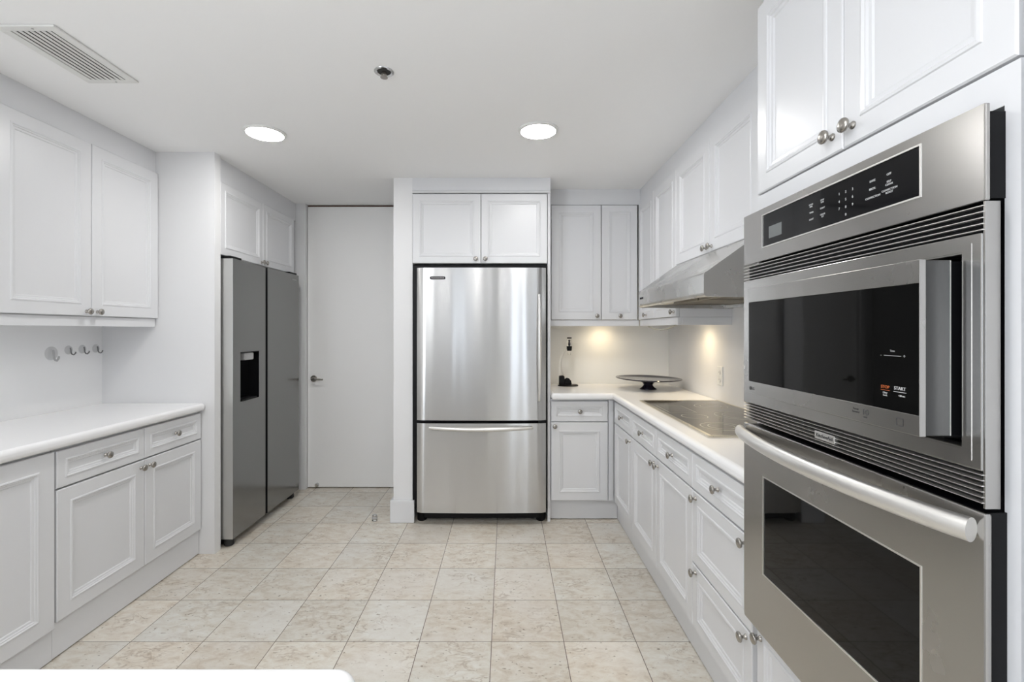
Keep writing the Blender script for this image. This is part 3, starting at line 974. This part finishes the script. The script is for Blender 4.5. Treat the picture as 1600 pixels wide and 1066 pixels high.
# ------------------------------------------------------------------ tall oven cabinet
OY0, OW = 1.366, 0.700
t = thing('oven_cabinet', 'tall white cabinet built around the wall oven and microwave', 'cabinet', (rx - 0.001, OY0, 0), RIGHT)
OD = 0.566
bm_ = MB().box(0.0, 0.018, 0.021, OD, BZ0, 2.2615).box(OW - 0.022, OW, 0.021, OD, BZ0, 2.2615).box(0.018, OW - 0.022, OD - 0.012, OD, BZ0, 2.2615)
bm_.box(0.018, OW - 0.022, 0.021, OD - 0.012, 1.655, 1.700).box(0.018, OW - 0.022, 0.021, OD - 0.012, 2.244, 2.2615).box(0.018, OW - 0.022, 0.021, OD - 0.012, 0.450, 0.474).box(0.018, OW - 0.022, 0.021, OD - 0.012, BZ0, BZ0 + 0.018)
obj('body', bm_, M['cabinet'], t, bevel=0.001)
fr = MB().box(0.0, 0.010, 0.002, 0.0208, 0.476, 1.700).box(OW - 0.022, OW, 0.002, 0.0208, 0.476, 1.700).box(0.010, OW - 0.022, 0.002, 0.0208, 1.642, 1.700)
obj('face_frame', fr, M['cabinet'], t)
panel_front('door', t, 0.002, OW / 2, 1.704, 2.250, [(OW / 2 - 0.032, 1.744)], fw=0.048)
panel_front('door', t, OW / 2, OW - 0.002, 1.704, 2.250, [(OW / 2 + 0.030, 1.744)], fw=0.048)
panel_front('drawer', t, 0.0, OW, BZ0, 0.462, [(0.022, 0.424), (OW - 0.022, 0.424)], fw=0.035)

# neighbour of the oven cabinet at the edge of the view
t = thing('tall_cabinet', 'tall white cabinet edge at the near side of the oven cabinet', 'cabinet', (rx - 0.001, 0.664, 0), RIGHT)
carcass(t, 0.60, 0.566, 0.0005, 2.2615, y0=0.0215)
panel_front('door', t, 0.004, 0.60, 0.10, 2.250, fw=0.06)

# ------------------------------------------------------------------ wall oven with grilles (front plane X = 0.69)
oz = 0.486
t = thing('wall_oven', 'stainless built-in wall oven with control panel, grilles and black window', 'oven', (0.690, 1.3577, 0), RIGHT)
WV = 0.6852
# black casing behind the fronts: two boxes around the open microwave bay
cb = MB().box(0.020, WV - 0.020, 0.046, 0.560, oz + 0.005, 1.134).box(0.020, WV - 0.020, 0.046, 0.560, 1.4275, 1.634).box(0.020, 0.026, 0.046, 0.560, 1.134, 1.4275).box(WV - 0.026, WV - 0.020, 0.046, 0.560, 1.134, 1.4275)
cb.box(0.020, WV - 0.014, 0.008, 0.046, 1.505, 1.633).box(0.010, WV - 0.012, 0.012, 0.044, oz - 0.002, 1.043)
obj('casing', cb, M['black'], t)
cp = obj('control_panel', MB().frame(0, WV, 1.4985, 1.639, 0.0995, 0.578, 1.5355, 1.619, 0.0, 0.0075), M['oven'], t, bevel=0.002)
obj('panel_bezel', MB().frame(0.0965, 0.581, 1.5325, 1.622, 0.0995, 0.578, 1.5355, 1.619, -0.001, 0.0005), M['slat'], cp)
gl = obj('touch_glass', MB().box(0.100, 0.5775, 0.0015, 0.0070, 1.536, 1.6185), M['panel_glass'], cp)
obj('display', MB().box(0.128, 0.185, 0.0010, 0.0014, 1.553, 1.584), M['lcd'], gl)


def ovx(px):
    return 1.3577 - 503.7 / (px - 791.0)


def ovz(px, py):
    return CAM_H + (517.0 - py) * 503.7 / (px - 791.0) / 730.0


pan = lambda zx, zy: (1180 + zx * 270 / 1599, 220 + zy * 180 / 1066)
digs = {'1': (772, 495), '2': (833, 472), '3': (896, 447), '4': (772, 567), '5': (833, 542), '6': (896, 517), '7': (772, 632), '8': (833, 612), '9': (896, 588), '0': (833, 682)}
for s, q in digs.items():
    px, py = pan(*q)
    text('digit', s, 0.0075, M['print'], gl, (ovx(px), 0.0010, ovz(px, py)), depth=0.0003)
for s, q, sz in (('COOK\nTIME', (512, 602), 0.0048), ('TIMER', (516, 665), 0.0052), ('LIGHT', (516, 728), 0.0052), ('STOP\nTIME', (616, 558), 0.0048), ('START', (618, 622), 0.0052), ('CLOCK\nSET', (620, 690), 0.0048),
                 ('BAKE', (1080, 372), 0.0058), ('BROIL', (1080, 445), 0.0058), ('CONVECTION', (1082, 522), 0.0054), ('OFF', (1233, 307), 0.0058), ('SELF\nCLEAN', (1233, 388), 0.0052), ('CONVECTION\nROAST', (1236, 462), 0.0052)):
    px, py = pan(*q)
    text('legend', s, sz, M['print'], gl, (ovx(px), 0.0010, ovz(px, py)), depth=0.0003)


def grille(name, z0, z1, n, x1, y_back=0.012, hollow=0.40):
    g = obj(name, MB().box(0.004, x1 - 0.002, y_back + 0.003, y_back + 0.006, z0, z1), M['black'], t)
    h = (z1 - z0) / n
    for k in range(n):
        zc = z0 + (k + 0.5) * h
        obj('slat', MB().prism([(0.0, zc - h * 0.12), (0.0, zc + h * 0.02), (0.004, zc + h * 0.18), (0.0145, zc + h * 0.20), (0.0145, zc + h * 0.02)], 0.0, x1, 'x'), M['slat'], g)
    return g


grille('upper_grille', 1.4530, 1.4965, 5, WV - 0.0055)
lg = grille('lower_grille', 1.0560, 1.1045, 6, WV - 0.0055)
bx = MB().box(0.315, 0.378, -0.002, 0.006, 1.0712, 1.0885)
bd = obj('badge', bx, M['slat'], lg, bevel=0.001)
text('lettering', 'KitchenAid', 0.0105, M['dark_print'], bd, (0.3465, -0.0023, 1.0798), sx=1.1)
# trim kit round the microwave
tk = obj('trim_frame', MB().frame(0.0, WV - 0.0055, 1.1055, 1.4525, 0.034, WV - 0.036, 1.136, 1.4255, 0.0, 0.022), M['oven'], t, bevel=0.0015)
obj('side_trim', MB().box(WV - 0.0055, WV - 0.002, 0.002, 0.024, 1.052, 1.498), M['oven'], t, bevel=0.0005)
obj('inner_trim', MB().frame(0.018, WV - 0.020, 1.118, 1.440, 0.030, WV - 0.034, 1.132, 1.4285, -0.0008, 0.0006), M['oven'], tk)
# oven door
od = obj('oven_door', MB().frame(0.0, WV, oz, 1.046, 0.104, 0.579, 0.657, 0.916, 0.0, 0.010), M['oven'], t, bevel=0.003)
obj('window_bezel', MB().frame(0.101, 0.582, 0.654, 0.919, 0.104, 0.579, 0.657, 0.916, -0.001, 0.0005), M['slat'], od)
obj('window_glass', MB().box(0.1045, 0.5785, 0.0015, 0.0095, 0.6575, 0.9155), M['black_glass'], od)
pts = []
for k in range(25):
    s = k / 24
    pts.append((0.004 + (0.677 - 0.004) * s, -0.0125 - 0.044 * math.sin(PI * s) ** 0.8, 1.020))
obj('handle', MB().tube(pts, 0.0135, 18, 1.35), M['handle'], od, smooth=0.9)
# ------------------------------------------------------------------ microwave sitting in the trim kit
mz = 1.148
t = thing('microwave_oven', 'stainless microwave with black glass front set above the oven door', 'microwave', (0.630, 1.220, mz), RIGHT)
MW, MH = 0.508, 0.271
dm = obj('door', MB().frame(0.0, MW, 0.0, MH, 0.006, MW - 0.0015, 0.032, MH - 0.036, 0.0, 0.010), M['oven'], t, bevel=0.0015)
mg = obj('glass', MB().box(0.0065, MW - 0.002, 0.0008, 0.0098, 0.0325, MH - 0.0365), M['black_glass'], dm)
obj('body', MB().box(0.004, MW - 0.006, 0.052, 0.400, 0.000, MH - 0.002), M['black'], t, bevel=0.002)
obj('side_band', MB().box(0.001, MW - 0.001, 0.0102, 0.0475, 0.001, MH - 0.001), M['shade_steel'], t, bevel=0.001)
obj('seam', MB().box(0.003, MW - 0.004, 0.0476, 0.0519, 0.001, MH - 0.001), M['slat'], t)
for xx in (0.05, 0.45):
    obj('foot', MB().box(xx - 0.012, xx + 0.012, 0.08, 0.11, -0.0118, -0.0003), M['rubber'], t)
text('lettering', 'LG', 0.0105, M['dark_print'], dm, (0.0275, -0.0003, 0.0145), depth=0.0003)
obj('logo', MB().lathe([(0.0048, -0.0001), (0.0048, -0.0006)], (0.0150, 0, 0.0145), 'y', 20), M['dark_print'], dm)
text('lettering', '10', 0.0150, M['dark_print'], dm, (0.400, -0.0003, 0.0185), depth=0.0003)
text('lettering', 'YEAR', 0.0034, M['dark_print'], dm, (0.400, -0.0003, 0.0100), depth=0.0003)
text('lettering', 'Smart\nInverter', 0.0052, M['dark_print'], dm, (0.378, -0.0003, 0.0190), depth=0.0003)
obj('emblem', MB().frame(0.4655, 0.4785, 0.0095, 0.0220, 0.4663, 0.4777, 0.0103, 0.0212, -0.0006, -0.0001), M['dark_print'], dm)
text('lettering', 'STOP', 0.0072, M['orange_print'], mg, (0.4425, 0.0005, 0.0685), depth=0.0003)
obj('underline', MB().box(0.4335, 0.4515, 0.0003, 0.0007, 0.0632, 0.0638), M['orange_print'], mg)
text('lettering', 'Clear\nLock', 0.0042, M['print'], mg, (0.4425, 0.0005, 0.0570), depth=0.0003)
text('lettering', 'START', 0.0076, M['print'], mg, (0.4715, 0.0005, 0.0690), depth=0.0003)
obj('underline', MB().box(0.4595, 0.4835, 0.0003, 0.0007, 0.0630, 0.0638), M['print'], mg)
text('lettering', '+30 sec', 0.0040, M['print'], mg, (0.4750, 0.0005, 0.0575), depth=0.0003)
obj('slider_line', MB().box(0.4400, 0.4740, 0.0003, 0.0007, 0.1206, 0.1216), M['grey_print'], mg)
text('lettering', '-', 0.0080, M['grey_print'], mg, (0.4340, 0.0005, 0.1215), depth=0.0003)
text('lettering', '+', 0.0080, M['grey_print'], mg, (0.4800, 0.0005, 0.1211), depth=0.0003)
text('lettering', 'Time', 0.0046, M['grey_print'], mg, (0.4570, 0.0005, 0.1290), depth=0.0003)
